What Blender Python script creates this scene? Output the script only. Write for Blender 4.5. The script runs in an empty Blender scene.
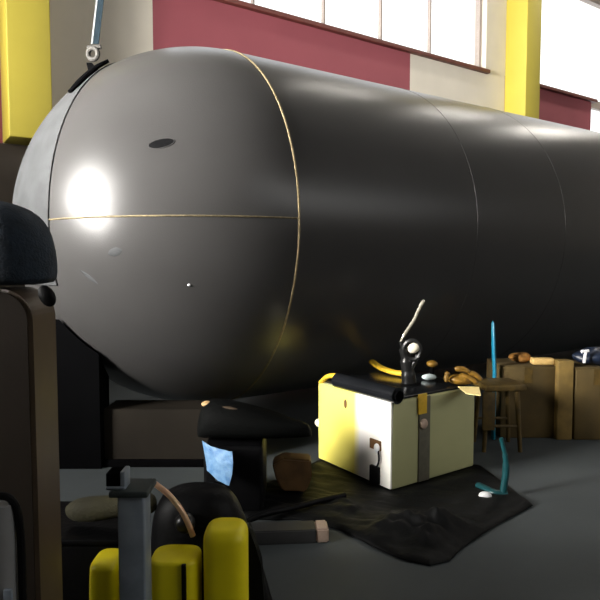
import bpy, bmesh, math, random
from mathutils import Vector, Matrix, noise
random.seed(4)
S = bpy.context.scene; COL = S.collection
PI = math.pi; R_ = math.radians

# ------------------------------------------------------------------ camera
CAMZ = 1.1; F = 600.0
PITCH = math.atan(38 / F)
def ray(x, y):
    r = (x - 300) / F; u = (300 - y) / F
    return Vector((r, math.cos(PITCH) + u * math.sin(PITCH), -math.sin(PITCH) + u * math.cos(PITCH)))
def at(x, y, Y):                      # point of the place seen at (x, y), Y metres ahead
    d = ray(x, y); k = Y / d.y
    return Vector((d.x * k, Y, CAMZ + d.z * k))
def onz(x, y, z=0.0):                 # point of a horizontal plane
    d = ray(x, y); k = (z - CAMZ) / d.z
    return Vector((d.x * k, d.y * k, z))
cam = bpy.data.cameras.new('camera'); cam.sensor_width = 36; cam.lens = 36; cam.clip_start = .05
co = bpy.data.objects.new('camera', cam); COL.objects.link(co)
co.location = (0, 0, CAMZ); co.rotation_euler = (PI / 2 - PITCH, 0, 0); S.camera = co

# hall frame: t runs along the tank, l away from the camera square to it
PSI = R_(55.76)
A = Vector((math.sin(PSI), math.cos(PSI), 0)); N = Vector((math.cos(PSI), -math.sin(PSI), 0)); Z = Vector((0, 0, 1))
def hall(t, l, z=0): return A * t - N * l + Z * z
HALL = Matrix(((A.x, -N.x, 0, 0), (A.y, -N.y, 0, 0), (0, 0, 1, 0), (0, 0, 0, 1)))

# ------------------------------------------------------------------ materials
def mat(name, c, rough=.6, metal=0., var=.12, scale=6., bump=0., bscale=60., spec=.5, c2=None, coat=0.):
    m = bpy.data.materials.new(name); m.use_nodes = True
    nt = m.node_tree; b = nt.nodes['Principled BSDF']
    b.inputs['Roughness'].default_value = rough; b.inputs['Metallic'].default_value = metal
    b.inputs['Specular IOR Level'].default_value = spec; b.inputs['Coat Weight'].default_value = coat
    tc = nt.nodes.new('ShaderNodeTexCoord')
    n = nt.nodes.new('ShaderNodeTexNoise'); n.inputs['Scale'].default_value = scale; n.inputs['Detail'].default_value = 5
    nt.links.new(tc.outputs['Object'], n.inputs['Vector'])
    cr = nt.nodes.new('ShaderNodeValToRGB')
    c2 = c2 or tuple(v * (1 - var) for v in c); c1 = c if c2 != c else c
    cr.color_ramp.elements[0].position = .35; cr.color_ramp.elements[1].position = .65
    cr.color_ramp.elements[0].color = (*c2, 1); cr.color_ramp.elements[1].color = (*c1, 1)
    nt.links.new(n.outputs['Fac'], cr.inputs['Fac']); nt.links.new(cr.outputs['Color'], b.inputs['Base Color'])
    if bump:
        n2 = nt.nodes.new('ShaderNodeTexNoise'); n2.inputs['Scale'].default_value = bscale; n2.inputs['Detail'].default_value = 4
        nt.links.new(tc.outputs['Object'], n2.inputs['Vector'])
        bp = nt.nodes.new('ShaderNodeBump'); bp.inputs['Strength'].default_value = bump; bp.inputs['Distance'].default_value = .01
        nt.links.new(n2.outputs['Fac'], bp.inputs['Height']); nt.links.new(bp.outputs['Normal'], b.inputs['Normal'])
    return m
def glass_mat():
    m = bpy.data.materials.new('window_glass'); m.use_nodes = True; nt = m.node_tree
    nt.nodes.remove(nt.nodes['Principled BSDF']); out = nt.nodes['Material Output']
    tr = nt.nodes.new('ShaderNodeBsdfTransparent'); gl = nt.nodes.new('ShaderNodeBsdfGlossy'); gl.inputs['Roughness'].default_value = .05
    mx = nt.nodes.new('ShaderNodeMixShader'); mx.inputs[0].default_value = .05
    nt.links.new(tr.outputs[0], mx.inputs[1]); nt.links.new(gl.outputs[0], mx.inputs[2])
    nt.links.new(mx.outputs[0], out.inputs['Surface']); return m
M = dict(
    tank=mat('tank_paint', (.046, .0445, .0438), .30, .0, .10, 2.5, .06, 160, .24),
    bare=mat('brushed_steel', (.058, .060, .062), .6, .0, .25, 9, .1, 120, .08),
    weld=mat('weld_bronze', (.24, .19, .105), .45, .7, .35, 60, .5, 240),
    black=mat('black_rubber', (.003, .003, .0035), .5, 0, .3, 8, .2, 60, .1),
    blackgloss=mat('black_plastic', (.010, .011, .013), .22, 0, .3, 8),
    tarp=mat('black_tarp', (.0045, .0048, .005), .6, 0, .35, 5, .35, 35, .12),
    bag=mat('charcoal_canvas', (.004, .0044, .0042), .7, 0, .25, 9, .3, 90, .06),
    red=mat('red_wall_paint', (.30, .070, .088), .7, 0, .06, 3, .05, 80),
    beige=mat('beige_wall_paint', (.70, .645, .55), .75, 0, .05, 3, .05, 80),
    yellow=mat('yellow_wall_paint', (.50, .41, .05), .6, 0, .05, 3),
    dado=mat('dark_brown_wainscot', (.075, .058, .042), .6, 0, .25, 3),
    sill=mat('oxblood_sill', (.16, .045, .035), .5, 0, .2, 5),
    frame=mat('window_frame_paint', (.38, .32, .28), .5, 0, .1, 5),
    floor=mat('concrete_floor', (.080, .090, .094), .6, 0, .22, 1.3, .06, 40, .1),
    ceil=mat('ceiling_paint', (.45, .44, .42), .8),
    wallg=mat('plain_wall_paint', (.40, .37, .32), .8),
    post=mat('brown_post_paint', (.022, .0165, .012), .55, 0, .2, 5, .05, 80, .12),
    postedge=mat('tan_post_edge', (.075, .05, .03), .5, 0, .2, 9),
    navy=mat('navy_cloth', (.012, .022, .036), .9, 0, .4, 40, .5, 160),
    navyshine=mat('navy_nylon', (.010, .018, .040), .4, 0, .3, 8, .2, 30),
    steel=mat('grey_steel', (.22, .26, .31), .45, .2, .3, 12),
    pipe=mat('grey_pipe', (.20, .20, .20), .5, .0, .2, 10),
    steeldim=mat('green_grey_steel', (.035, .045, .045), .55, 0, .3, 12, 0, 60, .2),
    dark=mat('darkened_grey_steel', (.003, .003, .0033), .9, .0, .2, 6, 0, 60, .0),  # darkened so the colour carries the shade on the cradle
    bed=mat('darkened_brown_steel', (.020, .0165, .0125), .7, .0, .25, 4, 0, 60, .08),  # colour darkened to hold the shade on the low steel block
    yel=mat('yellow_plastic', (.80, .68, .0008), .5, 0, .12, 9, .04, 60),
    strap=mat('amber_webbing', (.85, .52, .03), .55, 0, .2, 30, .2, 200),
    olive=mat('olive_canvas', (.030, .026, .006), .85, 0, .35, 14, .4, 90),
    copper=mat('copper_tube', (.62, .34, .24), .35, .5, .2, 20, c2=(.50, .38, .22)),
    boxgrey=mat('olive_grey_enamel', (.47, .465, .235), .55, 0, .08, 4),
    strapgrey=mat('dark_olive_strap', (.13, .12, .085), .6, 0, .2, 30),
    chrome=mat('pale_bright_metal', (.80, .75, .62), .25, .7, .2, 30),
    darkmetal=mat('dark_bright_metal', (.02, .02, .02), .3, .4, .4, 30),
    pale=mat('pale_cream_plastic', (.75, .70, .55), .4, 0, .1, 20),
    paleblue=mat('pale_blue_glass', (.62, .72, .72), .2, 0, .1, 20),
    amber=mat('amber_leather', (.24, .125, .014), .4, 0, .5, 30, .3, 80),
    card=mat('pale_yellow_card', (.95, .75, .32), .5, 0, .1, 20),
    pink=mat('dull_pink_knob', (.45, .33, .26), .5, 0, .2, 20),
    rust=mat('brown_spot', (.17, .075, .015), .7, 0, .4, 40),
    bluesheet=mat('light_blue_plastic', (.12, .28, .55), .5, 0, .3, 30, .5, 50, c2=(.22, .40, .62)),
    wood=mat('orange_brown_wood', (.16, .085, .03), .6, 0, .4, 14, .1, 60),
    tan=mat('tan_tip', (.62, .40, .18), .5, 0, .2, 20),
    carton=mat('brown_cardboard', (.105, .068, .017), .8, 0, .3, 6, .1, 60),
    plank=mat('light_brown_timber', (.25, .16, .040), .65, 0, .35, 12),
    stool=mat('stained_brown_timber', (.11, .066, .009), .6, 0, .45, 24, .1, 80),
    blue=mat('bright_blue_plastic', (.008, .22, .36), .35, 0, .15, 20),
    teal=mat('teal_plastic', (.008, .075, .085), .35, 0, .3, 20),
    gold=mat('golden_block', (.75, .50, .18), .45, 0, .2, 20),
    rag=mat('rust_orange_cloth', (.30, .13, .018), .8, 0, .4, 30, .4, 90),
    white=mat('white_plastic', (.85, .85, .85), .35, 0, .05, 20),
    greybar=mat('weathered_grey_bar', (.03, .03, .03), .6, 0, .25, 14),
    sling=mat('blue_grey_webbing', (.014, .022, .028), .95, 0, .3, 40, .3, 200, .02),
    slingedge=mat('pale_webbing_edge', (.20, .22, .22), .9),
    shackle=mat('worn_shackle_steel', (.07, .066, .06), .6, .2, .5, 50, .4, 120, .2),
    glass=glass_mat(),
)
def panel_mat():
    m = mat('yellow_and_white_enamel', (.9, .9, .9), .45, 0, .02)
    nt = m.node_tree; b = nt.nodes['Principled BSDF']
    tc = nt.nodes.new('ShaderNodeTexCoord'); sp = nt.nodes.new('ShaderNodeSeparateXYZ'); cr = nt.nodes.new('ShaderNodeValToRGB')
    nt.links.new(tc.outputs['Object'], sp.inputs[0])
    ma = nt.nodes.new('ShaderNodeMath'); ma.operation = 'MULTIPLY_ADD'; ma.inputs[1].default_value = 1 / .5; ma.inputs[2].default_value = .5
    nt.links.new(sp.outputs['Y'], ma.inputs[0]); nt.links.new(ma.outputs[0], cr.inputs['Fac'])
    e = cr.color_ramp.elements; e[0].position = .37; e[0].color = (.93, .90, .84, 1); e[1].position = .47; e[1].color = (.92, .80, .16, 1)
    nt.links.new(cr.outputs['Color'], b.inputs['Base Color']); return m
M['panel'] = panel_mat()

# ------------------------------------------------------------------ builders
def basis(d):
    d = d.normalized(); h = Z if abs(d.z) < .95 else Vector((1, 0, 0))
    s = d.cross(h).normalized(); return s, s.cross(d).normalized()
def box(bm, c, size, rot=None, bev=0.):
    r = bmesh.ops.create_cube(bm, size=1)
    vs = r['verts']; bmesh.ops.scale(bm, vec=size, verts=vs)
    if bev:
        es = list({e for v in vs for e in v.link_edges})
        q = bmesh.ops.bevel(bm, geom=es, offset=bev, segments=3, profile=.5, affect='EDGES')
        vs = list({v for f in q['faces'] for v in f.verts} | {v for v in vs if v.is_valid})
    if rot is not None: bmesh.ops.rotate(bm, cent=(0, 0, 0), matrix=rot, verts=vs)
    bmesh.ops.translate(bm, vec=c, verts=vs); return vs
def tube(bm, pts, r, seg=12, flat=1., up=None, cap=True):
    pts = [Vector(p) for p in pts]; rings = []
    for i, p in enumerate(pts):
        d = (pts[min(i + 1, len(pts) - 1)] - pts[max(i - 1, 0)])
        s, u = basis(d)
        if up is not None:
            s = d.cross(up).normalized(); u = s.cross(d).normalized()
        rr = r[i] if isinstance(r, (list, tuple)) else r
        rings.append([bm.verts.new(p + s * math.cos(k * 2 * PI / seg) * rr + u * math.sin(k * 2 * PI / seg) * rr * flat) for k in range(seg)])
    for a, b in zip(rings, rings[1:]):
        for k in range(seg): bm.faces.new((a[k], a[(k + 1) % seg], b[(k + 1) % seg], b[k]))
    if cap: bm.faces.new(rings[0][::-1]); bm.faces.new(rings[-1])
def spline(pts, n=8):
    P = [Vector(p) for p in pts]; P = [P[0] * 2 - P[1]] + P + [P[-1] * 2 - P[-2]]; o = []
    for i in range(1, len(P) - 2):
        for k in range(n):
            t = k / n; a, b, c, d = P[i - 1:i + 3]
            o.append(.5 * ((2 * b) + (c - a) * t + (2 * a - 5 * b + 4 * c - d) * t * t + (3 * b - a - 3 * c + d) * t ** 3))
    o.append(P[-2]); return o
def loft(bm, levels, seg=40, e=2.6, wob=0.):
    # levels: (centre, half_x, half_y) stacked in z, superellipse outline
    rings = []
    for c, hx, hy in levels:
        c = Vector(c); ring = []
        for k in range(seg):
            th = k * 2 * PI / seg; q = (abs(math.cos(th)) ** e + abs(math.sin(th)) ** e) ** (-1 / e)
            p = c + Vector((q * math.cos(th) * hx, q * math.sin(th) * hy, 0))
            if wob: p += (p - c) * (wob * noise.noise(p * 11) + wob * .5 * noise.noise(p * 27))
            ring.append(bm.verts.new(p))
        rings.append(ring)
    for a, b in zip(rings, rings[1:]):
        for k in range(seg): bm.faces.new((a[k], a[(k + 1) % seg], b[(k + 1) % seg], b[k]))
    bm.faces.new(rings[0][::-1]); bm.faces.new(rings[-1])
def ball(bm, c, r, sc=(1, 1, 1), rot=None, u=20, v=12):
    q = bmesh.ops.create_uvsphere(bm, u_segments=u, v_segments=v, radius=r)['verts']
    bmesh.ops.scale(bm, vec=sc, verts=q)
    if rot is not None: bmesh.ops.rotate(bm, cent=(0, 0, 0), matrix=rot, verts=q)
    bmesh.ops.translate(bm, vec=c, verts=q); return q
def prism(bm, poly, ext):
    a = [bm.verts.new(p) for p in poly]; b = [bm.verts.new(Vector(p) + ext) for p in poly]; n = len(a)
    bm.faces.new(a); bm.faces.new(b[::-1])
    for k in range(n): bm.faces.new((a[k], b[k], b[(k + 1) % n], a[(k + 1) % n]))
def torus(bm, c, axis, R, r, n=40, seg=10):
    s, u = basis(axis); rings = []
    for i in range(n):
        th = i * 2 * PI / n; o = s * math.cos(th) + u * math.sin(th)
        rings.append([bm.verts.new(Vector(c) + o * (R + r * math.cos(k * 2 * PI / seg)) + axis.normalized() * r * math.sin(k * 2 * PI / seg)) for k in range(seg)])
    for i in range(n):
        a, b = rings[i], rings[(i + 1) % n]
        for k in range(seg): bm.faces.new((a[k], a[(k + 1) % seg], b[(k + 1) % seg], b[k]))
def obj(name, bm, m, parent=None, smooth=True, angle=35, sub=0, mats=None):
    bmesh.ops.recalc_face_normals(bm, faces=bm.faces)
    me = bpy.data.meshes.new(name)
    if parent is not None:
        bmesh.ops.transform(bm, matrix=parent_world(parent).inverted(), verts=bm.verts)
    bm.to_mesh(me); bm.free()
    o = bpy.data.objects.new(name, me); COL.objects.link(o)
    for x in (mats or [m]): me.materials.append(M[x] if isinstance(x, str) else x)
    if parent is not None: o.parent = parent
    if smooth:
        for p in me.polygons: p.use_smooth = True
        me.set_sharp_from_angle(angle=R_(angle))
    if sub:
        s = o.modifiers.new('smooth', 'SUBSURF'); s.levels = s.render_levels = sub
    return o
def parent_world(o):
    m = Matrix.LocRotScale(o.location, o.rotation_euler, o.scale)
    return parent_world(o.parent) @ m if o.parent else m
def tag(o, label, cat, group=None):
    o['label'] = label; o['category'] = cat
    if group: o['group'] = group
    return o
def thing(name, label, cat, loc, rz=0, group=None):
    o = bpy.data.objects.new(name, None); COL.objects.link(o); o.empty_display_size = .1
    o.location = loc; o.rotation_euler = (0, 0, rz); return tag(o, label, cat, group)
def struct(o): o['kind'] = 'structure'; return o
def B(): return bmesh.new()
def hbox(bm, t0, t1, l0, l1, z0, z1, bev=0, mi=0):
    n0 = len(bm.faces)
    vs = box(bm, (0, 0, 0), (t1 - t0, l1 - l0, z1 - z0), bev=bev)
    bmesh.ops.transform(bm, matrix=HALL @ Matrix.Translation(((t0 + t1) / 2, (l0 + l1) / 2, (z0 + z1) / 2)), verts=vs)
    bm.faces.ensure_lookup_table()
    for f in bm.faces[n0:]: f.material_index = mi

# ------------------------------------------------------------------ the hall
T0, T1, L0, L1, H = -3.2, 16.0, -6.0, 5.6, 7.0
def wallpt(x, y, l):                  # point of the wall plane l
    d = ray(x, y); k = l / -d.dot(N); return d * k + Z * CAMZ
def wt(x, y, l): return wallpt(x, y, l).dot(A)
SILL, HEAD, DADO = wallpt(487, 71, 5.6).z, 5.45, wallpt(29, 138, 5.25).z
C1, C2 = wt(8, 80, 5.25), wt(526, 80, 5.25)
E1, E2, E3, E4 = wt(153, 40, 5.6), wt(410, 75, 5.6), wt(486, 60, 5.6), wt(591, 112, 5.6)
b = B(); hbox(b, T0 - .3, T1 + .3, L0 - .3, L1 + .3, -.2, 0); struct(obj('floor', b, 'floor', smooth=False))
b = B(); hbox(b, T0 - .3, T1 + .3, L0 - .3, L1 + .3, H, H + .2); struct(obj('ceiling', b, 'ceil', smooth=False))
b = B(); W = .3
def seg(t0, t1, m, z0=DADO, z1=SILL): hbox(b, t0, t1, L1, L1 + W, z0, z1, mi=m)
hbox(b, T0, T1, L1, L1 + W, 0, DADO, mi=2)
for t0, t1, m in ((T0, C1, 0), (C1, E1, 1), (E1, E2, 0), (E2, C2, 1), (C2, E4, 0)): seg(t0, t1, m)
seg(12.0, T1, 0)
seg(T0, 2.0, 1, SILL, H); seg(E3, C2 + .3, 1, SILL, H); seg(12.0, T1, 1, SILL, H); seg(2.0, 12.0, 1, HEAD, H)
struct(obj('wall_back', b, 'red', smooth=False, mats=['red', 'beige', 'dado']))
for k, t in enumerate((C1, C2)):
    b = B(); hbox(b, t, t + .325, L1 - .35, L1 - .001, DADO, H, bev=.008); struct(obj('trim_%d' % (k + 1), b, 'yellow'))
def window(n, t0, t1, z0, z1, mull, sill=True, send=None):
    w = bpy.data.objects.new('window_%d' % n, None); COL.objects.link(w); w.location = hall((t0 + t1) / 2, L1 + .1, z0); struct(w)
    b = B()
    for a in (t0, t1 - .05): hbox(b, a, a + .05, L1 + .08, L1 + .16, z0, z1)
    hbox(b, t0, t1, L1 + .08, L1 + .16, z1 - .09, z1); hbox(b, t0, t1, L1 + .08, L1 + .16, z0, z0 + .04)
    obj('window_frame', b, 'frame', w, smooth=False)
    for q in mull:
        b = B(); hbox(b, q - .012, q + .012, L1 + .09, L1 + .14, z0 + .04, z1 - .09); obj('mullion', b, 'frame', w, smooth=False)
    b = B(); hbox(b, t0 + .05, t1 - .05, L1 + .115, L1 + .121, z0 + .04, z1 - .09); obj('pane', b, 'glass', w, smooth=False)
    if sill:
        b = B(); hbox(b, t0 - .02, send or t1 + .03, L1 - .06, L1 + .09, z0 - .045, z0 + .004, bev=.008); obj('window_sill', b, 'sill', w)
window(1, 2.0, E3, SILL, HEAD, (2.41, 3.28, wt(324, 20, 5.7), wt(381, 30, 5.7), wt(430, 40, 5.7)))
window(2, C2 + .325, 12.0, SILL, HEAD, (), send=E4 + .09)
window(3, E4, 12.0, DADO, SILL, (), sill=False)
# wall to the left with its big doorway, wall behind the camera with high windows, far end wall
DL0, DL1, DZ, DH = 2.3, 4.1, .8, 4.8
b = B(); hbox(b, T0 - .3, T0, L0, DL0, 0, H); hbox(b, T0 - .3, T0, DL1, L1 + .3, 0, H); hbox(b, T0 - .3, T0, DL0, DL1, DH, H); hbox(b, T0 - .3, T0, DL0, DL1, 0, DZ)
struct(obj('wall_left', b, 'wallg', smooth=False))
b = B()
for a in (DL0, (DL0 + DL1) / 2 - .04, DL1 - .08): hbox(b, T0 - .1, T0 + .03, a, a + .08, DZ + .08, DH - .08)
for z in (DZ, DH - .08): hbox(b, T0 - .1, T0 + .03, DL0, DL1, z, z + .08)
struct(obj('window_4', b, 'dark', smooth=False))
b = B(); hbox(b, T1, T1 + .3, L0, L1 + .3, 0, H); struct(obj('wall_right', b, 'wallg', smooth=False))
b = B(); FW0, FW1, FZ0, FZ1 = 2.0, 12.0, 3.2, 5.8
hbox(b, T0, T1, L0 - .3, L0, 0, FZ0); hbox(b, T0, T1, L0 - .3, L0, FZ1, H); hbox(b, T0, FW0, L0 - .3, L0, FZ0, FZ1); hbox(b, FW1, T1, L0 - .3, L0, FZ0, FZ1)
struct(obj('wall_front', b, 'wallg', smooth=False))

# ------------------------------------------------------------------ daylight
wd = bpy.data.worlds.new('sky'); S.world = wd; wd.use_nodes = True
bg = wd.node_tree.nodes['Background']; bg.inputs['Color'].default_value = (.95, .98, 1, 1); bg.inputs['Strength'].default_value = 1.5
def area(name, c, n, w, h, power, col=(1, 1, 1), portal=False):
    l = bpy.data.lights.new(name, 'AREA'); l.shape = 'RECTANGLE'; l.size = w; l.size_y = h; l.energy = power; l.color = col
    l.cycles.is_portal = portal
    o = bpy.data.objects.new(name, l); COL.objects.link(o); o.location = c; o.rotation_euler = n.to_track_quat('-Z', 'Z').to_euler(); return o
area('left_window_daylight', hall(T0 - .35, (DL0 + DL1) / 2, (DZ + DH) / 2), A, DL1 - DL0, DH - DZ, 580, (1, .97, .92)).data.spread = 1.1
area('window_daylight_behind', hall((FW0 + FW1) / 2, L0 - .35, (FZ0 + FZ1) / 2), -N, FW1 - FW0, FZ1 - FZ0, 230, (1, .95, .88))
area('window_portal', hall((2 + E3) / 2, L1 + .2, (SILL + HEAD) / 2), N, E3 - 2, HEAD - SILL, 1, portal=True)
area('window_portal', hall((C2 + 12) / 2, L1 + .2, (DADO + HEAD) / 2), N, 12 - C2, HEAD - DADO, 1, portal=True)
# tube lights added out of view under the ceiling to brighten the far wall
fillmat = bpy.data.materials.new('fill_tube_glow'); fillmat.use_nodes = True; p_ = fillmat.node_tree.nodes['Principled BSDF']
p_.inputs['Emission Color'].default_value = (1, .95, .86, 1); p_.inputs['Emission Strength'].default_value = 3
M['lamp'] = fillmat
for t in (5.8, 8.4, 11.0):
    c = hall(t, 4.6, H - .25)
    lp = thing('wall_fill_light', 'unseen long tube light added under the ceiling to brighten the far wall', 'lamp', c, 0, 'added tube lights above the tank')
    b = B(); hbox(b, t - .75, t + .75, 4.45, 4.75, H - .25, H - .001, bev=.01); obj('housing', b, 'white', lp)
    b = B(); hbox(b, t - .72, t + .72, 4.5, 4.7, H - .29, H - .25); obj('tube', b, 'lamp', lp, smooth=False)
    area('wall_fill_area', c - Z * .06, -Z, 1.4, .3, 18 + 11 * max(0, t - 7), (1, .94, .85)).rotation_euler = (0, 0, PI / 2 - PSI)

# ------------------------------------------------------------------ the tank
TR, TD, TS, TB = 1.10, 3.586, 1.687, 1.12
TC = 1.304
def tp(t, ang, r): return hall(t, TD - r * math.cos(ang), TC + r * math.sin(ang))     # ang 0 = side to the camera, up positive
def dome(u, ang, off=0.):       # u: 0 at the girth seam, 1 at the pole (angle fraction)
    ph = u * PI / 2; return tp(TS - (TB + off) * math.sin(ph), ang, (TR + off) * math.cos(ph))
def undertank(x, y):            # height of the tank's underside above floor point
    p = Vector((x, y, 0)); t = p.dot(A); l = -p.dot(N)
    r2 = TR ** 2 - (l - TD) ** 2
    if t < TS: r2 -= ((TS - t) * TR / TB) ** 2
    return TC - math.sqrt(r2) if r2 > 0 else None
tank = thing('storage_tank', 'huge dark grey steel storage tank lying on its side, domed end to the left', 'tank', hall(TS + 4, TD, 0), PI / 2 - PSI)
TL = 11.5
b = B(); n = 128
for i, t in enumerate((TS, TS + .02) + tuple(TS + k for k in range(1, 12)) + (TL + TS,)):
    r = [b.verts.new(tp(t, k * 2 * PI / n, TR)) for k in range(n)]
    if i:
        for k in range(n): b.faces.new((pr[k], pr[(k + 1) % n], r[(k + 1) % n], r[k]))
    pr = r
b.faces.new(pr); b.verts.ensure_lookup_table(); b.faces.new(b.verts[:n][::-1]); obj('shell', b, 'tank', tank)
b = B(); pr = None; m_ = 48
for i in range(m_):
    r = [b.verts.new(dome(i / m_, k * 2 * PI / n)) for k in range(n)]
    if pr:
        for k in range(n): b.faces.new((pr[k], pr[(k + 1) % n], r[(k + 1) % n], r[k]))
    pr = r
pole = b.verts.new(dome(1, 0))
for k in range(n): b.faces.new((pr[k], pr[(k + 1) % n], pole))
b.verts.ensure_lookup_table(); b.faces.new(b.verts[:n][::-1])
head = obj('domed_head', b, 'tank', tank)
def ring(name, pts, r, m, flat=.6, closed=False):
    b = B(); tube(b, pts, r, 8, cap=not closed); o = obj(name, b, m, tank); return o
b = B(); torus(b, hall(TS, TD, TC), A, TR, .0065, 160, 8); w = obj('weld_seam', b, 'weld', tank); w['label'] = 'bronze weld ring where dome meets cylinder'
for px_ in (478, 566):
    b = B(); torus(b, hall(wt(px_, 221, TD - TR), TD, TC), A, TR, .0014, 160, 8); o = obj('weld_seam', b, 'tank', tank); o['label'] = 'painted over weld ring around the cylinder'
w = ring('weld_seam', [dome(u / 60 * .93, 0.012, .001) for u in range(0, 61)], .0042, 'weld'); w['label'] = 'bronze horizontal weld across the dome'
# ray onto the dome
CEN = hall(TS, TD, TC)
def ondome(x, y, off=0.):
    d = ray(x, y).normalized(); o = Vector((0, 0, CAMZ)) - CEN
    def w_(v): return Vector((v.dot(A) / (TB + off), v.dot(N) / (TR + off), v.z / (TR + off)))
    O, D = w_(o), w_(d); a_ = D.dot(D); b_ = O.dot(D); c_ = O.dot(O) - 1; q = b_ * b_ - a_ * c_
    s = (-b_ - math.sqrt(max(q, 0))) / a_
    return Vector((0, 0, CAMZ)) + d * s
def dnorm(p):
    v = p - CEN; return (A * v.dot(A) / TB ** 2 + N * v.dot(N) / TR ** 2 + Z * v.z / TR ** 2).normalized()
# bare steel end plate: the dome beyond a plane through three seam points
q1, q2, q3 = ondome(88, 81), ondome(58, 140), ondome(49, 215)
pn = (q2 - q1).cross(q3 - q1).normalized()
if pn.dot(hall(TS - TB, TD, TC) - q1) < 0: pn = -pn
b = B(); grid = {}; NU, NV = 110, 300
for i in range(NU + 1):
    for k in range(NV): grid[i, k] = dome(i / NU, k * 2 * PI / NV, .004)
for i in range(NU):
    for k in range(NV):
        qs = [grid[i, k], grid[i, (k + 1) % NV], grid[i + 1, (k + 1) % NV], grid[i + 1, k]]
        if i == NU - 1: qs = qs[:3]
        b.faces.new([b.verts.new(p) for p in qs])
bmesh.ops.remove_doubles(b, verts=b.verts, dist=1e-5)
bmesh.ops.bisect_plane(b, geom=b.verts[:] + b.edges[:] + b.faces[:], plane_co=q1, plane_no=pn, clear_inner=True)
bmesh.ops.bisect_plane(b, geom=b.verts[:] + b.edges[:] + b.faces[:], plane_co=(0, 0, ondome(70, 286).z), plane_no=(0, 0, 1), clear_inner=True)
ep = obj('end_plate', b, 'bare', tank); ep['label'] = 'brushed bare steel end plate of the dome'
s = ep.modifiers.new('thick', 'SOLIDIFY'); s.thickness = .006; s.offset = -.2
# small recessed port in the dome, weld spatter and ground marks
pc = ondome(161, 143); nn = dnorm(pc); sx, sy = basis(nn)
def slot(k, r): return ondome(161.5 + math.cos(k) * 13 * r - math.sin(k) * .6 * r, 143.5 + math.sin(k) * 4.6 * r - math.cos(k) * 2.2 * r)
b = B(); L_ = [slot(k * PI / 20, 1) for k in range(41)]; tube(b, L_, .003, 8); obj('port_rim', b, 'tank', tank)
b = B(); prism(b, [slot(k * PI / 20, 1) + nn * .002 for k in range(40)], -nn * .006); o = obj('port_plug', b, 'black', tank, smooth=False); o['label'] = 'dark oval port near the top of the dome'
b = B(); q = ondome(189, 285); ball(b, q, .007); obj('weld_spatter', b, 'white', tank)
for x0, y0, x1, y1, wd_ in ((80, 270, 98, 284, .011), (108, 254, 122, 250, .020)):
    b = B(); tube(b, [ondome(x0 + (x1 - x0) * k / 6, y0 + (y1 - y0) * k / 6) + dnorm(ondome(x0, y0)) * .0005 for k in range(7)], [wd_ * f for f in (.2, .7, 1, 1, 1, .7, .2)], 10, flat=.12, up=dnorm(ondome((x0 + x1) / 2, (y0 + y1) / 2)))
    o = obj('ground_mark', b, 'bare', tank); o['label'] = 'bright ground spot on the dome'

# lifting sling over the dome's top left
pl = ondome(90, 63); nl = dnorm(pl)
lug0 = [ondome(*p) for p in ((110, 63.5), (98, 70), (88, 78.5), (79, 87), (72, 94))]
b = B(); tube(b, [p + dnorm(p) * .016 for p in spline(lug0, 6)], [.02 + .012 * math.sin(k / 24 * PI) for k in range(25)], 10, flat=.5, up=nl)
o = obj('lifting_pad', b, 'dark', tank); o['label'] = 'dark curved lifting pad on top of the dome'
b = B(); lg = ondome(95, 73); ln = dnorm(lg)
prism(b, [lg + Vector((-.035, 0, 0)), lg + Vector((.035, 0, 0)), lg + ln * .05 + Vector((.012, 0, .012)), lg + ln * .05 + Vector((-.018, 0, .012))], Vector((0, .02, 0))); obj('lifting_lug', b, 'dark', tank, smooth=False)
base = pl + nl * .07
sh = at(93, 56, base.y)
sling = thing('lifting_sling', 'blue grey webbing sling hanging from above to a shackle on the dome', 'sling', sh)
tp0 = at(101, 0, base.y); dirs = (tp0 - at(96, 44, base.y)).normalized(); end = at(96, 44, base.y)
b = B(); k_ = (H - end.z) / dirs.z
sd = Vector((1, 0, 0))
def strip(b, p0, p1, hw0, hw1, th, off=0.):
    poly = [p0 + sd * (off - hw0), p0 + sd * (off + hw0), p1 + sd * (off + hw1), p1 + sd * (off - hw1)]
    prism(b, [v + Vector((0, -th / 2, 0)) for v in poly], Vector((0, th, 0)))
strip(b, end, end + dirs * k_, .015, .030, .006); obj('webbing', b, 'sling', sling, smooth=False)
b = B(); strip(b, end, end + dirs * k_, .004, .004, .008, -.022); obj('webbing_edge', b, 'slingedge', sling, smooth=False)
b = B(); torus(b, sh + Vector((0, 0, .012)), Vector((.25, 1, .1)), .030, .013, 28, 10); obj('shackle', b, 'shackle', sling)
b = B(); tube(b, [sh + Vector((-.03, 0, .045)), sh + Vector((.045, 0, .05))], .013, 10); obj('shackle_pin', b, 'shackle', sling)

# ------------------------------------------------------------------ steel cradle under the dome
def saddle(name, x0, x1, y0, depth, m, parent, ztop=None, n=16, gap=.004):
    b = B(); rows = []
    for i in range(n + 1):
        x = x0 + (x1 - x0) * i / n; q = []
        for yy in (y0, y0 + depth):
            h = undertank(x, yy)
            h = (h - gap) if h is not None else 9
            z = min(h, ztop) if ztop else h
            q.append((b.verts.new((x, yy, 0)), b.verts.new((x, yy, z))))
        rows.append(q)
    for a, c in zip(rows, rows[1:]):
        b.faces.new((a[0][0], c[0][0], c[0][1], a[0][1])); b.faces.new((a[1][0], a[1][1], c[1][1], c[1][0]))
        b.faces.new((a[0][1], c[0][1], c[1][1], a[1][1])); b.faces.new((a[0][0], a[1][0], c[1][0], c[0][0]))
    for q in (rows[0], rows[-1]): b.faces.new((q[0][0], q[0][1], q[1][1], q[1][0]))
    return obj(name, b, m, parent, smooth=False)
f0, f1 = onz(40, 469), onz(103, 467)
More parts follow.
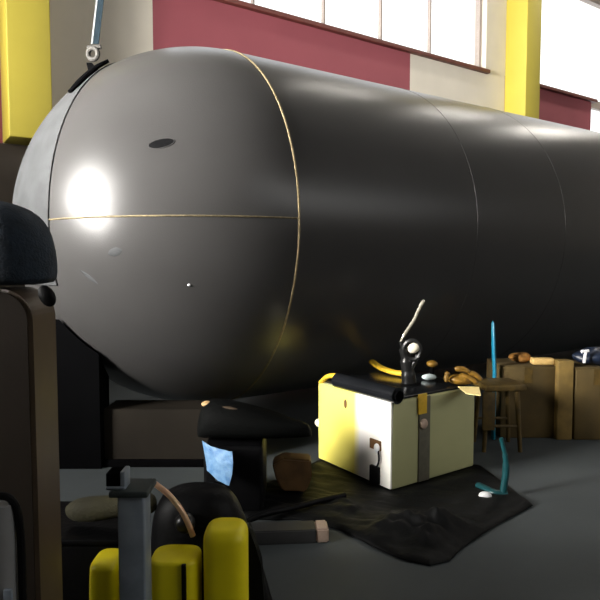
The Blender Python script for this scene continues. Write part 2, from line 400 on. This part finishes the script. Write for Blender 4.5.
cr = thing('tank_cradle', 'dark steel cradle standing on the floor under the dome, behind brown post', 'cradle', (f0 + f1) / 2)
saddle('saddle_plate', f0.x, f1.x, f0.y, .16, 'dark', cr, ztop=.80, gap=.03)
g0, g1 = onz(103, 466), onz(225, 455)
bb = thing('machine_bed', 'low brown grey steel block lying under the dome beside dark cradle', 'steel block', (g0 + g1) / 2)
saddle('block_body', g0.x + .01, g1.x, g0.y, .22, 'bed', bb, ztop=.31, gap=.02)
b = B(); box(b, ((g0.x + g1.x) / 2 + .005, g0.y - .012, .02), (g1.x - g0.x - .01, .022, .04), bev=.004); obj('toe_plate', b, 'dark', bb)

# ------------------------------------------------------------------ brown post with navy cover, left edge
Y = 1.40
xr = at(57, 400, Y + .13).x; zt = at(30, 289, Y).z; xl = xr - .24
post = thing('guard_post', 'brown painted post with rounded top standing at the left edge', 'post', ((xl + xr) / 2, Y + .06, 0))
def arch(x0, x1, zt, r, n=10):
    return [(x0, 0), (x1, 0)] + [(x1 - r + r * math.cos(k / n * PI / 2), zt - r + r * math.sin(k / n * PI / 2)) for k in range(n + 1)] + \
           [(x0 + r - r * math.sin(k / n * PI / 2), zt - r + r * math.cos(k / n * PI / 2)) for k in range(n + 1)]
b = B(); prism(b, [Vector((x, Y, z)) for x, z in arch(xl, xr - .012, zt - .006, .07)], Vector((0, .14, 0)))
bmesh.ops.bevel(b, geom=[e for e in b.edges if len(e.link_faces) == 2 and e.calc_face_angle() > 1.2], offset=.012, segments=3, affect='EDGES')
obj('post_body', b, 'post', post)
b = B(); out = arch(xl - .004, xr, zt, .075); inn = arch(xl, xr - .013, zt - .013, .07)
for (p, q), (p2, q2) in zip(list(zip(out, inn))[1:], list(zip(out, inn))[2:]):
    vs = [Vector((p[0], Y + .004, p[1])), Vector((p2[0], Y + .004, p2[1])), Vector((q2[0], Y + .004, q2[1])), Vector((q[0], Y + .004, q[1]))]
    a = [b.verts.new(v) for v in vs]; c = [b.verts.new(v + Vector((0, .13, 0))) for v in vs]
    b.faces.new(a); b.faces.new(c[::-1])
    for k in range(4): b.faces.new((a[k], c[k], c[(k + 1) % 4], a[(k + 1) % 4]))
bmesh.ops.remove_doubles(b, verts=b.verts, dist=1e-5)
o = obj('edge_trim', b, 'postedge', post); o['label'] = 'lighter tan edge strip'
# navy cover
z0, z1 = zt + .006, at(30, 196, Y).z
cv = tag(obj('cloth_cover', (lambda b: (loft(b, [((xr - .133 + dx, Y + .065, z0 + (z1 - z0) * f), hx * s_, .10 * s_) for f, s_, dx, hx in
    ((0, .93, 0, .155), (.06, 1, 0, .157), (.25, 1, .0, .158), (.5, .98, -.001, .157), (.68, .94, -.004, .152), (.82, .84, -.010, .15), (.92, .68, -.018, .15), (.98, .45, -.026, .15), (1, .2, -.032, .15))], 48, 2.6, .05), b)[1])(B()), 'navy', sub=1),
    'dark navy padded cloth cover sitting on top of the brown post', 'cover')
b = B(); ball(b, at(47, 296, Y - .010), .03, (.62, .35, .9), Matrix.Rotation(-.5, 3, 'Y'))
o = obj('loose_corner', b, 'black', cv); o['label'] = 'black loose corner'

# grey pipe with black hose at the bottom left corner
Y = 1.16
px = at(3, 560, Y); zt = at(8, 503, Y).z
pp = thing('pipe_stub', 'upright grey pipe in the bottom left corner, black hose over its top', 'pipe', (px.x, Y, 0))
b = B(); tube(b, [(px.x, Y, 0), (px.x, Y, zt)], .027, 28); obj('pipe', b, 'pipe', pp)
b = B(); c0 = Vector((px.x, Y, zt))
tube(b, spline([c0 + Vector(v) for v in ((-.055, -.01, -.03), (-.03, -.01, .008), (0, -.01, .018), (.025, -.005, .006), (.036, 0, -.05), (.037, 0, -.2), (.037, 0, -zt + .006))], 6), .008, 10); obj('hose', b, 'black', pp)
b = B(); box(b, (px.x + .021, Y - .026, at(8, 588, Y).z - .03), (.016, .008, .085), bev=.002); o = obj('clip', b, 'steel', pp); o['label'] = 'pale clip on the pipe'

# ------------------------------------------------------------------ black crate, olive roll, canisters, cover, post
def can(name, x0, x1, ytop, Y, dpt, label, e=3.4, tilt=0., neck=False, bev=.03):
    a, c = at(x0, 570, Y), at(x1, 570, Y); zt = at((x0 + x1) / 2, ytop, Y + dpt * .85).z; cx, hx = (a.x + c.x) / 2, (c.x - a.x) / 2
    t = thing(name, label, 'canister', (cx, Y + dpt / 2, 0), 0, 'yellow canisters by the black cover')
    b = B(); cy = Y + dpt / 2; hy = dpt / 2
    lv = [((cx, cy, 0), hx * .92, hy * .92), ((cx, cy, .015), hx, hy)]
    for k in range(9): lv.append(((cx + tilt * k / 8, cy, .015 + (zt - .015 - bev) * (k + 1) / 9), hx, hy))
    for k in range(1, 7):
        s_ = math.sin(k / 6 * PI / 2); r_ = 1 - math.cos(k / 6 * PI / 2)
        lv.append(((cx + tilt, cy, zt - bev + bev * s_), hx - bev * r_ * .75, hy - bev * r_ * .75))
    loft(b, lv, 44, e); obj('canister_body', b, 'yel', t)
    return t, cx, cy, hx, hy, zt
can('fuel_canister', 201, 246, 517, 1.60, .13, 'tallest yellow canister, half wrapped on its right by the black cover', bev=.035)
t, cx, cy, hx, hy, zt = can('fuel_canister', 147, 197, 546, 1.60, .12, 'short yellow canister with a black strap, just right of the steel post', bev=.012)
b = B(); xs = at(184, 570, 1.60).x
box(b, (xs, 1.597, zt / 2), (.012, .012, zt - .002), bev=.002); o = obj('strap', b, 'black', t)
can('fuel_canister', 83, 112, 549, 1.62, .12, 'yellow canister left of the steel post, in front of the black crate', bev=.02, tilt=.008)
# black crate
Y = 1.79; a, c = at(14, 570, Y), at(122, 570, Y); zt = at(60, 538, Y).z
ct = thing('tool_crate', 'black plastic crate behind the brown post under the olive canvas roll', 'crate', ((a.x + c.x) / 2, Y + .14, 0))
b = B(); box(b, ((a.x + c.x) / 2, Y + .14, zt / 2 - .01), (c.x - a.x, .28, zt - .02), bev=.012); obj('crate_body', b, 'black', ct)
b = B(); box(b, ((a.x + c.x) / 2, Y + .14, zt - .011), (c.x - a.x + .02, .30, .02), bev=.006); obj('lid', b, 'black', ct)
# olive roll resting on the crate
pa, pb = at(66, 528, Y + .10), at(156, 503, Y + .06)
b = B(); r0 = .040
p0 = Vector((pa.x, pa.y, zt + r0 + .002)); 
pts = [p0.lerp(Vector((pb.x, pb.y, pb.z)), k / 10) for k in range(11)]
tube(b, pts, [.012, .034, r0, .041, .040, .038, .036, .034, .034, .034, .030], 20)
for v in b.verts: v.co += Vector((0, 0, 1)) * .006 * noise.noise(v.co * 30)
tag(obj('canvas_roll', b, 'olive', sub=1), 'olive canvas roll lying slanted between the black crate and steel post', 'canvas roll')
# steel post
Y = 1.52; a, c = at(118, 560, Y), at(145, 560, Y); zt = at(130, 496, Y).z; cx = (a.x + c.x) / 2; w_ = c.x - a.x
sp = thing('steel_post', 'short square blue grey steel post between the yellow canisters', 'post', (cx, Y + w_ / 2, 0))
b = B(); box(b, (cx, Y + w_ / 2, zt / 2), (w_, w_, zt), bev=.006); obj('post_tube', b, 'steel', sp)
b = B(); box(b, (cx - .002, Y + w_ / 2, zt + .008), (w_ + .03, w_ + .03, .016), bev=.004); obj('top_plate', b, 'steeldim', sp)
q = at(116, 480, Y + .02); b = B(); box(b, (q.x - .004, q.y + .01, (q.z + zt) / 2 + .018), (.036, .05, .045), bev=.003); o = obj('bracket', b, 'dark', sp)
b = B(); box(b, (q.x + .022, q.y + .008, (q.z + zt) / 2 + .020), (.014, .05, .05), bev=.004); box(b, (q.x + .003, q.y + .008, zt + .020), (.05, .055, .008), bev=.003); o = obj('bracket_rim', b, 'steel', sp); o['label'] = 'pale steel bracket rim'
# black cover (loft)
Y = 1.86
def lvl(x0, x1, y, hy=.1):
    a, c = at(x0, y, Y), at(x1, y, Y); return (((a.x + c.x) / 2, Y, a.z), (c.x - a.x) / 2, hy)
LV = [lvl(148, 286, 590 + 96, .12), lvl(148, 276, 620, .115), lvl(149, 270, 592, .11), lvl(150, 263, 570, .11), lvl(151, 256, 550, .105), lvl(152, 249, 530, .10), lvl(155, 243, 512, .095), lvl(160, 237, 500, .085), lvl(166, 230, 492, .07), lvl(175, 222, 487, .05), lvl(188, 210, 485, .02)]
LV[0] = ((LV[0][0][0], Y, 0.), LV[0][1], LV[0][2])
mc = thing('machine_cover', 'black rubber machine cover behind tallest yellow canister, sloping to the right', 'machine cover', (LV[0][0][0], Y, 0))
b = B(); loft(b, LV, 56, 2.3, .05); obj('cover_body', b, 'black', mc, sub=1)
b = B(); f = [(248, 528), (255, 545), (261, 565), (264, 600), (266, 660), (247, 660), (246, 600), (246, 560)]
prism(b, [at(x, y, Y - .135) for x, y in f], Vector((0, .05, 0))); o = obj('lit_cover_face', b, 'bag', mc); o['label'] = 'thin plate standing in for the lit face of the cover'  # separate plate added to show the lit side of the cover
q = at(185, 523, 1.745); b = B(); ball(b, q, .031, (1, .9, 1)); tube(b, [q + Vector((0, .02, 0)), q + Vector((0, .10, .0))], .012, 12); o = obj('knob', b, 'darkmetal', mc); o['label'] = 'dark shiny metal knob'
# copper tube
b = B(); P = [at(151, 481, 1.72), at(158, 486, 1.71), at(168, 494, 1.705), at(179, 507, 1.70), at(187, 521, 1.70), at(193, 536, 1.70)]
cc = spline(P, 6); tube(b, cc, .0085, 12)
tag(obj('copper_tube', b, 'copper'), 'thin bent copper tube hooked over the dark knob of the black cover', 'tube')

# ------------------------------------------------------------------ bag pile under the dome
Y = 2.55; a, c = at(203, 502, Y), at(263, 501, Y)
zc = at(250, 447, Y).z
cs = thing('black_case', 'black case on the floor below the charcoal canvas bag', 'case', ((a.x + c.x) / 2, Y + .16, 0))
b = B(); box(b, ((a.x + c.x) / 2, Y + .16, zc / 2), (c.x - a.x, .30, zc), bev=.02); obj('case_body', b, 'black', cs)
b = B(); box(b, ((a.x + c.x) / 2 - .05, Y + .005, zc * .55), (.05, .02, .03), bev=.004); obj('latch', b, 'darkmetal', cs)
q0, q1 = at(196, 425, Y + .1), at(312, 436, Y + .1)
bg_ = thing('canvas_bag', 'slumped charcoal canvas bag lying on the black case under the dome', 'bag', (q0 + q1) / 2)
b = B(); prof = [(0, .02, .02), (.02, .055, .06), (.06, .080, .09), (.15, .086, .11), (.3, .080, .12), (.5, .068, .12), (.7, .052, .10), (.88, .034, .06), (.98, .03, .03), (1, .01, .01)]
rings = []
for f, hz, hy in prof:
    cx = q0.x + (q1.x - q0.x) * f; r = []
    for k in range(32):
        th = k * 2 * PI / 32; e = 2.5; q = (abs(math.cos(th)) ** e + abs(math.sin(th)) ** e) ** (-1 / e)
        p = Vector((cx, Y + .14 + q * math.cos(th) * hy, zc + .006 + hz + q * math.sin(th) * hz))
        p += Vector((0, 0, 1)) * .010 * noise.noise(p * 12) * (1 if p.z > zc + .05 else 0); r.append(b.verts.new(p))
    rings.append(r)
for r0_, r1_ in zip(rings, rings[1:]):
    for k in range(32): b.faces.new((r0_[k], r0_[(k + 1) % 32], r1_[(k + 1) % 32], r1_[k]))
b.faces.new(rings[0]); b.faces.new(rings[-1][::-1]); obj('bag_body', b, 'bag', bg_, sub=1)
tq = at(207, 403, Y + .12); b = B(); ball(b, tq + Vector((0, 0, -.004)), .024, (1.1, .9, .55)); o = obj('toggle', b, 'tan', bg_); o['label'] = 'tan toggle on top of the bag'
b = B(); tube(b, [at(217, 407, Y + .08), at(230, 408, Y + .07), at(243, 411, Y + .07)], [.006, .012, .004], 10, flat=.6); o = obj('cream_trim', b, 'postedge', bg_); o['label'] = 'dull cream trim strip'
# light blue sheet leaning on the case
b = B(); Yb = Y - .025
poly = [(202, 441), (210, 446), (222, 450), (232, 452), (233, 462), (232, 475), (229, 486), (218, 481), (207, 470), (205, 456)]
P = [at(x, y, Yb - .095 * (x - 202) / 31) for x, y in poly]
cn = sum(P, Vector()) / len(P); cn.y -= .012
va = [b.verts.new(p) for p in P]; vc = b.verts.new(cn)
for k in range(len(P)): b.faces.new((va[k], va[(k + 1) % len(P)], vc))
bmesh.ops.subdivide_edges(b, edges=b.edges, cuts=4, use_grid_fill=True)
for v in b.verts: v.co.y += .008 * noise.noise(v.co * 40)
ex = bmesh.ops.extrude_face_region(b, geom=b.faces[:]); bmesh.ops.translate(b, vec=(0, .005, 0), verts=[g for g in ex['geom'] if isinstance(g, bmesh.types.BMVert)])
tag(obj('plastic_sheet', b, 'bluesheet'), 'crumpled light blue plastic sheet stuck to the black case, below the bag', 'plastic sheet')
# wooden block
a, c = onz(276, 491), onz(310, 491); 
b = B(); Yw = 2.74; a, c = at(272, 480, Yw), at(311, 480, Yw); ztw = at(290, 456, Yw).z; zbw = at(290, 490, Yw).z
blk = [(272, 462), (283, 456), (311, 458), (312, 476), (306, 490), (282, 489), (276, 478)]
prism(b, [at(x, y, Yw) for x, y in blk], Vector((0, .10, 0))); bmesh.ops.bevel(b, geom=b.edges[:], offset=.008, segments=2, affect='EDGES')
WOODZ = min(v.co.z for v in b.verts)
WOOD = b

# ------------------------------------------------------------------ tarp on the floor, heavy case standing on it
C = onz(391, 492); _an = R_(35); CV = Vector((math.cos(_an), math.sin(_an), 0)); CU = Vector((-CV.y, CV.x, 0))
def reach(x, d): e = ray(x, 300); k = e.x / e.y; return (k * C.y - C.x) / (d.x - k * d.y)
BL, BW, BH = reach(477, CV), reach(319, CU), at(391, 402, C.y).z - .006
cen = C + CV * BL / 2 + CU * BW / 2
def boxdist(p):
    q = p - cen; x = abs(q.dot(CV)) - BL / 2; y = abs(q.dot(CU)) - BW / 2
    return math.hypot(max(x, 0), max(y, 0))
outl = [(236, 503), (247, 521), (300, 521), (340, 531), (372, 548), (402, 561), (430, 567), (450, 562), (463, 549), (496, 527), (533, 507), (512, 490), (480, 466), (400, 452), (330, 455), (292, 474), (262, 485)]
op = [onz(*p) for p in outl]; ctr = onz(400, 500)
bumps = [(onz(428, 548), .055, .055), (onz(412, 532), .06, .10), (onz(440, 536), .07, .06), (onz(385, 535), .035, .09), (onz(455, 530), .035, .08), (onz(345, 512), .03, .10), (onz(520, 508), .012, .09)]
b = B(); NR = 60; bound = []
for i in range(len(op)):
    p, q = op[i], op[(i + 1) % len(op)]
    for k in range(16): bound.append(p.lerp(q, k / 16))
mids = [b.verts.new((ctr.x, ctr.y, .004))]; rows = []
for j in range(1, NR + 1):
    f = j / NR; row = []
    for p in bound:
        v = ctr.lerp(p, f)
        d = boxdist(v); ms = min(1, d / .10) ** 1.5
        h = .010 * (noise.noise(v * 9) + 1) + .012 * abs(noise.noise(Vector((v.x * 5 + v.y * 14, v.y * 4, 3))))
        for c_, hh, rr in bumps: h += hh * math.exp(-((v - c_).length / rr) ** 2) * (1 + .35 * noise.noise(v * 24))
        ed = min(1, (1 - f) / .06) ** .6
        v = v + Vector((0, 0, .004 + h * ms * (.12 + .88 * ed))); row.append(b.verts.new(v))
    rows.append(row)
nb = len(bound)
for k in range(nb): b.faces.new((mids[0], rows[0][k], rows[0][(k + 1) % nb]))
for r0_, r1_ in zip(rows, rows[1:]):
    for k in range(nb): b.faces.new((r0_[k], r1_[k], r1_[(k + 1) % nb], r0_[(k + 1) % nb]))
tarp = tag(obj('ground_sheet', b, 'tarp', angle=80), 'rumpled black tarpaulin spread on the concrete floor under the yellow and white case', 'tarpaulin')
s = tarp.modifiers.new('thick', 'SOLIDIFY'); s.thickness = .003; s.offset = -1

ec = thing('equipment_case', 'yellow and white boxy equipment case with olive grey side standing on black tarpaulin', 'equipment case', (cen.x, cen.y, .006), math.atan2(CV.y, CV.x))
EW = parent_world(ec)
def ebox(b, x0, x1, y0, y1, z0, z1, bev=0.):
    vs = box(b, ((x0 + x1) / 2, (y0 + y1) / 2, (z0 + z1) / 2), (x1 - x0, y1 - y0, z1 - z0), bev=bev); return vs
def efin(name, b, m, parent=None, **k):
    bmesh.ops.transform(b, matrix=EW, verts=b.verts); return obj(name, b, m, parent or ec, **k)
hx, hy = BL / 2, BW / 2
b = B(); ebox(b, -hx + .006, hx, -hy, hy, 0, BH, .010); efin('case_body', b, 'boxgrey')
b = B(); ebox(b, -hx - .004, -hx + .010, -hy + .002, hy - .002, .004, BH - .004, .005); o = efin('end_panel', b, 'panel'); o['label'] = 'bright end panel, yellow on the left and white on the right'
b = B(); ebox(b, -hx + .02, hx - .02, -hy + .01, hy - .01, BH - .001, BH + .014, .004); efin('lid', b, 'blackgloss')
b = B(); ebox(b, -.125, -.045, -hy - .007, -hy + .002, .004, BH, .003); o = efin('side_strap', b, 'strapgrey')
b = B(); ebox(b, -.135, -.075, -hy - .012, -hy - .004, BH - .085, BH + .016, .003); o2 = efin('strap_tab', b, 'strap'); o2['label'] = 'yellow webbing tab'
b = B(); ball(b, (-.098, -hy - .012, BH - .135), .026, (1, .5, 1)); efin('strap_button', b, 'pink')
# handle bar along the end panel
b = B(); yy0, yy1 = hy - .14, -hy - .02; tube(b, [(-hx + .02, yy0, BH + .030), (-hx + .02, yy1, BH + .030)], .040, 24); efin('carry_bar', b, 'blackgloss')
b = B(); tube(b, [(-hx + .02, yy1 + .002, BH + .030), (-hx + .02, yy1 - .012, BH + .030)], .026, 20); o = efin('bar_end', b, 'dark'); 
b = B(); tube(b, spline([(-hx + .01, hy - .005, BH - .005), (-hx + .02, hy - .05, BH + .035), (-hx + .03, hy - .11, BH + .048), (-hx + .035, hy - .19, BH + .035), (-hx + .035, hy - .22, BH + .010)], 6), .017, 12, flat=.8); o = efin('yellow_handle', b, 'strap'); o['label'] = 'yellow arched strap at the far corner'
b = B(); ball(b, (-hx - .004, .052, BH - .075), .016, (.35, .8, 1.5)); o = efin('rust_spot', b, 'rust')
# latch
b = B(); ebox(b, -hx - .012, -hx - .002, -hy + .065, -hy + .145, .175, .225, .004); lt = efin('latch', b, 'rust')
b = B(); ball(b, (-hx - .016, -hy + .085, .19), .020, (.6, .9, 1.1)); efin('latch_button', b, 'white', lt)
b = B(); tube(b, spline([(-hx - .016, -hy + .075, .19), (-hx - .018, -hy + .068, .13), (-hx - .016, -hy + .09, .085)], 5), .005, 8); efin('latch_cord', b, 'black', lt)
b = B(); ebox(b, -hx - .022, -hx - .001, -hy + .072, -hy + .135, .008, .095, .006); o = efin('socket', b, 'black')
b = B(); ball(b, (-hx + .03, hy + .03, .19), .028, (.9, 1.2, .9)); o = efin('side_knob', b, 'pale'); o['label'] = 'pale round knob on the hidden side'
# things lying on the case (top level)
LT = BH + .0205
def ep_(x, y, z): return EW @ Vector((x, y, z))
def px2case(x, y, z): 
    p = onz(x, y, z + .006); return p
def q(x, y, z=LT): return onz(x, y, z)
b = B(); P = [q(372, 366) + Vector((0, 0, .020)), q(380, 371) + Vector((0, 0, .016)), q(392, 375) + Vector((0, 0, .012)), q(404, 377) + Vector((0, 0, .012))]
tube(b, [v + Z * .006 for v in spline(P, 6)], .023, 10, flat=.7); tag(obj('webbing_strap', b, 'strap'), 'short yellow webbing strap lying on the case behind the black bar', 'strap')
# clamp tool with silver rod
g = onz(409, 385, LT); cl = thing('clamp_tool', 'black and silver clamp standing on the case, slim pale rod pointing up', 'clamp', g)
Yc = g.y
b = B(); tube(b, spline([g + Vector((0, 0, .012)), at(408, 372, Yc), at(406, 358, Yc), at(403, 347, Yc), at(401, 341, Yc)], 6), [.038] * 6 + [.034] * 6 + [.026] * 6 + [.013] * 7, 12); obj('clamp_body', b, 'darkmetal', cl)
b = B(); tube(b, spline([at(400, 343, Yc), at(406, 332, Yc), at(414, 320, Yc), at(419, 309, Yc), at(424, 300, Yc)], 6), [.006] * 4 + [.009] * 8 + [.0085] * 8 + [.010] * 4 + [.006], 10); o = obj('rod', b, 'chrome', cl); o['label'] = 'slim pale metal rod'
b = B(); c_ = at(412, 350, Yc - .03); torus(b, c_, Vector((.3, 1, .1)), .044, .010, 28, 8); 
bmesh.ops.scale(b, vec=(1, 1, 1.15), space=Matrix.Translation(-c_), verts=b.verts); obj('loop', b, 'darkmetal', cl)
b = B(); ball(b, at(414, 348, Yc - .035), .034, (1.0, .7, .8), Matrix.Rotation(-.5, 3, 'Y')); o = obj('pale_pad', b, 'pale', cl); o['label'] = 'cream oval pad'
b = B(); tube(b, [at(407, 375, Yc - .02), at(415, 362, Yc - .02), at(418, 352, Yc - .012)], [.010, .012, .008], 10); obj('jaw', b, 'darkmetal', cl)
b = B(); tube(b, [at(404, 360, Yc - .018), at(407, 361, Yc - .022)], .008, 10); obj('screw', b, 'chrome', cl)
# pale blue lens, brown knob
def rest(x, y, r, sc, z=LT): p = onz(x, y, z); p.z = z + r * sc[2]; return p
r_ = .034; p = rest(429, 380, r_, (1.2, .9, .5)); b = B(); ball(b, p, r_, (1.2, .9, .5), Matrix.Rotation(.0, 3, 'Y'))
tag(obj('glass_lens', b, 'paleblue'), 'pale blue oval glass lens lying on the case beside the clamp', 'lens')
p = onz(432, 375, LT); kn = thing('wooden_mushroom', 'small brown mushroom shaped piece behind the pale blue lens on the case', 'ornament', p)
b = B(); tube(b, [p + Vector((0, 0, .0)), p + Vector((0, 0, .05))], .012, 12); obj('stem', b, 'dark', kn)
b = B(); ball(b, p + Vector((0, 0, .065)), .032, (1, 1, .62)); obj('round_top', b, 'amber', kn)
# amber leather gloves, card
p = onz(462, 385, LT); gl = thing('leather_glove', 'crumpled amber leather glove at the right end of the case', 'glove', p)
b = B(); ball(b, p + Vector((0, 0, .030)), .06, (1.25, .9, .48), Matrix.Rotation(.1, 3, 'Z'), 32, 20)
for v in b.verts: v.co += (v.co - p) * .22 * noise.noise(v.co * 32)
for v in b.verts: v.co.z = max(v.co.z, LT + .001)
obj('palm', b, 'amber', gl, sub=1)
for k, (x0, y0, x1, y1) in enumerate(((448, 372, 446, 382), (455, 369, 470, 372), (468, 372, 482, 380), (462, 376, 478, 386))):
    a_, c_ = at(x0, y0, p.y - .03), at(x1, y1, p.y - .04); b = B(); a_.z = max(a_.z, LT + .02); c_.z = max(c_.z, LT + .016)
    tube(b, spline([a_, a_.lerp(c_, .5) + Vector((0, 0, .008)), c_], 5), [.008, .013, .014, .014, .014, .014, .014, .013, .013, .011, .006], 10); obj('finger', b, 'amber', gl)
b = B(); P = [onz(x, y, LT + .001) for x, y in ((458, 387), (479, 387.5), (481, 396), (466, 394))]
prism(b, P, Vector((0, 0, .004))); tag(obj('paper_card', b, 'card', smooth=False), 'pale yellow paper card at the right edge of the case top', 'card')

# wood block in place: stands on the tarp beside the case pile
dz = .012 - WOODZ
wo = WOOD
for v in wo.verts: pass
k_ = 1.0
for v in wo.verts:
    v.co = Vector((v.co.x * k_, v.co.y * k_, CAMZ + (v.co.z - CAMZ) * k_))
mz = min(v.co.z for v in wo.verts)
for v in wo.verts: v.co.z += .027 - mz
tag(obj('wood_block', wo, 'wood', angle=50), 'chipped orange brown wooden block between the canvas bag and yellow case', 'wood block')
# grey bar with pale end, black cable
p, q_ = onz(246, 546), onz(329, 543)
d = (q_ - p).normalized(); s_ = Vector((-d.y, d.x, 0))
br = thing('flat_bar', 'weathered grey bar with a pale end lying on the floor before tarpaulin', 'bar', (p + q_) / 2)
b = B(); e1 = q_ - d * .05; prism(b, [p, e1, e1 + s_ * .09, p + s_ * .09], Vector((0, 0, .055))); bmesh.ops.bevel(b, geom=b.edges[:], offset=.004, segments=2, affect='EDGES'); obj('bar_body', b, 'greybar', br)
b = B(); prism(b, [e1, q_, q_ + s_ * .09, e1 + s_ * .09], Vector((0, 0, .056))); bmesh.ops.bevel(b, geom=b.edges[:], offset=.006, segments=2, affect='EDGES'); o = obj('end_cap', b, 'pink', br); o['label'] = 'pale end of the bar'
b = B(); P = [onz(*v, .022) for v in ((226, 531), (240, 523), (262, 519), (292, 512), (322, 504), (345, 499))]
P[0].z = P[1].z = .014
for v in P[2:]: v.z = .040
tube(b, spline(P, 8), .013, 12); tag(obj('rubber_cable', b, 'black'), 'thick black rubber cable lying across the tarpaulin, left of the yellow case', 'cable')

# ------------------------------------------------------------------ right side: stool, blue stand, cartons
c_ = onz(502, 452); cx, cy = c_.x, c_.y + .10
st = thing('wooden_stool', 'small brown wooden stool right of the yellow and white case, before the cartons', 'stool', (cx, cy, 0))
zs = at(502, 388, c_.y).z
b = B(); box(b, (cx, cy, zs), (.245, .23, .035), Matrix.Rotation(.12, 3, 'Z'), bev=.006); obj('seat', b, 'stool', st)
for sx_ in (-1, 1):
    for sy_ in (-1, 1):
        b = B(); t_ = Vector((cx + sx_ * .085, cy + sy_ * .08, zs - .017)); f_ = Vector((cx + sx_ * .105, cy + sy_ * .10, 0)); tube(b, [f_, t_], [.012, .015], 10); obj('leg', b, 'stool', st)
for sy_ in (-1, 1):
    b = B(); tube(b, [(cx - .095, cy + sy_ * .09, zs * .4), (cx + .095, cy + sy_ * .09, zs * .4)], .009, 8); obj('rung', b, 'stool', st)
b = B(); box(b, (cx - .09, cy - .125, zs - .13), (.075, .012, .22), Matrix.Rotation(.12, 3, 'Z'), bev=.003); o = obj('side_panel', b, 'stool', st)
# blue strip and teal stand
Yb = cy + .16; p0 = at(494.5, 372, Yb); p1 = at(493, 324, Yb)
b = B(); tube(b, [(p0.x, Yb, 0), p0, at(493.5, 345, Yb), p1, at(493, 321, Yb)], [.020, .020, .0195, .016, .006], 12, flat=.6)
tag(obj('plastic_strip', b, 'blue'), 'bright blue plastic strip standing upright behind the wooden stool', 'strip')
g = onz(507, 497); Yb = g.y
bs = thing('curved_stand', 'low teal curved stand with a white cap on the floor right of the case', 'stand', g)
b = B(); tube(b, spline([at(501, 438, Yb), at(505, 455, Yb), at(506, 470, Yb), at(504, 486, Yb), Vector((g.x - .02, Yb, .016))], 6), [.010] * 6 + [.013] * 4 + [.016] * 15, 12); obj('curved_leg', b, 'teal', bs)
b = B(); tube(b, spline([Vector((g.x, Yb, .018)), onz(494, 492, .02), onz(478, 485, .02)], 6), [.018] * 6 + [.02] * 7, 12, flat=.7); o = obj('foot', b, 'teal', bs)
b = B(); wq = onz(485, 496, .022); ball(b, wq, .026, (1.2, .9, .8)); o = obj('foot_cap', b, 'white', bs); o['label'] = 'white rounded foot cap'
# cartons
def carton(x0, x1, ybot, ytop, dp, label, m='carton', yaw=0.):
    a, c = onz(x0, ybot), onz(x1, ybot); zt = at((x0 + x1) / 2, ytop, a.y).z; w = c.x - a.x
    t = thing('cardboard_box', label, 'box', ((a.x + c.x) / 2, a.y + dp / 2, 0), yaw)
    cx, cy = (a.x + c.x) / 2, a.y + dp / 2
    b = B(); box(b, (cx, cy, zt / 2), (w, dp, zt), bev=.006); obj('box_body', b, m, t)
    for s in (-1, 1):
        b = B(); box(b, (cx, cy + s * dp / 4, zt + .004), (w, dp / 2 - .004, .006), bev=.001); obj('flap', b, m, t)
    b = B(); box(b, (cx, cy - dp / 2 - .0005, zt - .05), (.05, .003, .10)); obj('tape', b, 'stool', t, smooth=False)
    return a.y, zt + .007, cx
yA, zA, _ = carton(500, 554, 438, 367, .30, 'wide brown cardboard box standing before the tank, golden block on top')
yB, zB, _ = carton(574, 618, 440, 369, .28, 'brown cardboard box at the right edge, right of upright timber')
a, c = onz(556.5, 440), onz(572, 440); zt = at(564, 361, a.y).z
b = B(); box(b, ((a.x + c.x) / 2, a.y + .045, zt / 2), (c.x - a.x, .09, zt), bev=.006)
tag(obj('timber_post', b, 'plank'), 'short light brown timber standing upright between two brown boxes', 'timber')
b = B(); p = onz(521, 366, zA); p = Vector((at(521, 360, yA + .12).x, yA + .12, zA + .034)); ball(b, p, .065, (1.1, .8, .52), None, 28, 18)
for v in b.verts: v.co += (v.co - p) * .25 * noise.noise(v.co * 22)
for v in b.verts: v.co.z = max(v.co.z, zA + .001)
tag(obj('crumpled_rag', b, 'rag', sub=1), 'crumpled rust brown rag on the wide cardboard box', 'rag')
a = at(542, 365, yA + .05); b = B(); box(b, (a.x, yA + .05, zA + .022), (.135, .07, .042), Matrix.Rotation(-.1, 3, 'Z'), bev=.010)
tag(obj('gold_block', b, 'gold'), 'small golden block at the front edge of the wide cardboard box', 'block')
# navy bag with white tab
p = Vector((at(598, 360, yB + .14).x, yB + .12, zB)); nb_ = thing('nylon_bag', 'navy nylon bag with white tab on the box at right edge', 'bag', p)
b = B(); ball(b, p + Vector((0, 0, .052)), .11, (1.6, .9, .52), None, 36, 22)
for v in b.verts: v.co += (v.co - p) * .18 * noise.noise(v.co * 14)
for v in b.verts: v.co.z = max(v.co.z, zB + .001)
obj('bag_body', b, 'navyshine', nb_, sub=1)
b = B(); tq = at(585, 354, yB + .015); box(b, tq + Vector((0, 0, -.02)), (.016, .012, .075), Matrix.Rotation(.1, 3, 'Y'), bev=.003); box(b, tq + Vector((0, 0, .018)), (.05, .012, .016), Matrix.Rotation(-.15, 3, 'Y'), bev=.003)
o = obj('tab', b, 'white', nb_); o['label'] = 'white tab on the bag'

# ------------------------------------------------------------------ view
S.view_settings.view_transform = 'Standard'; S.view_settings.look = 'None'; S.view_settings.gamma = 1; S.view_settings.use_curve_mapping = False
S.view_settings.exposure = 0.5
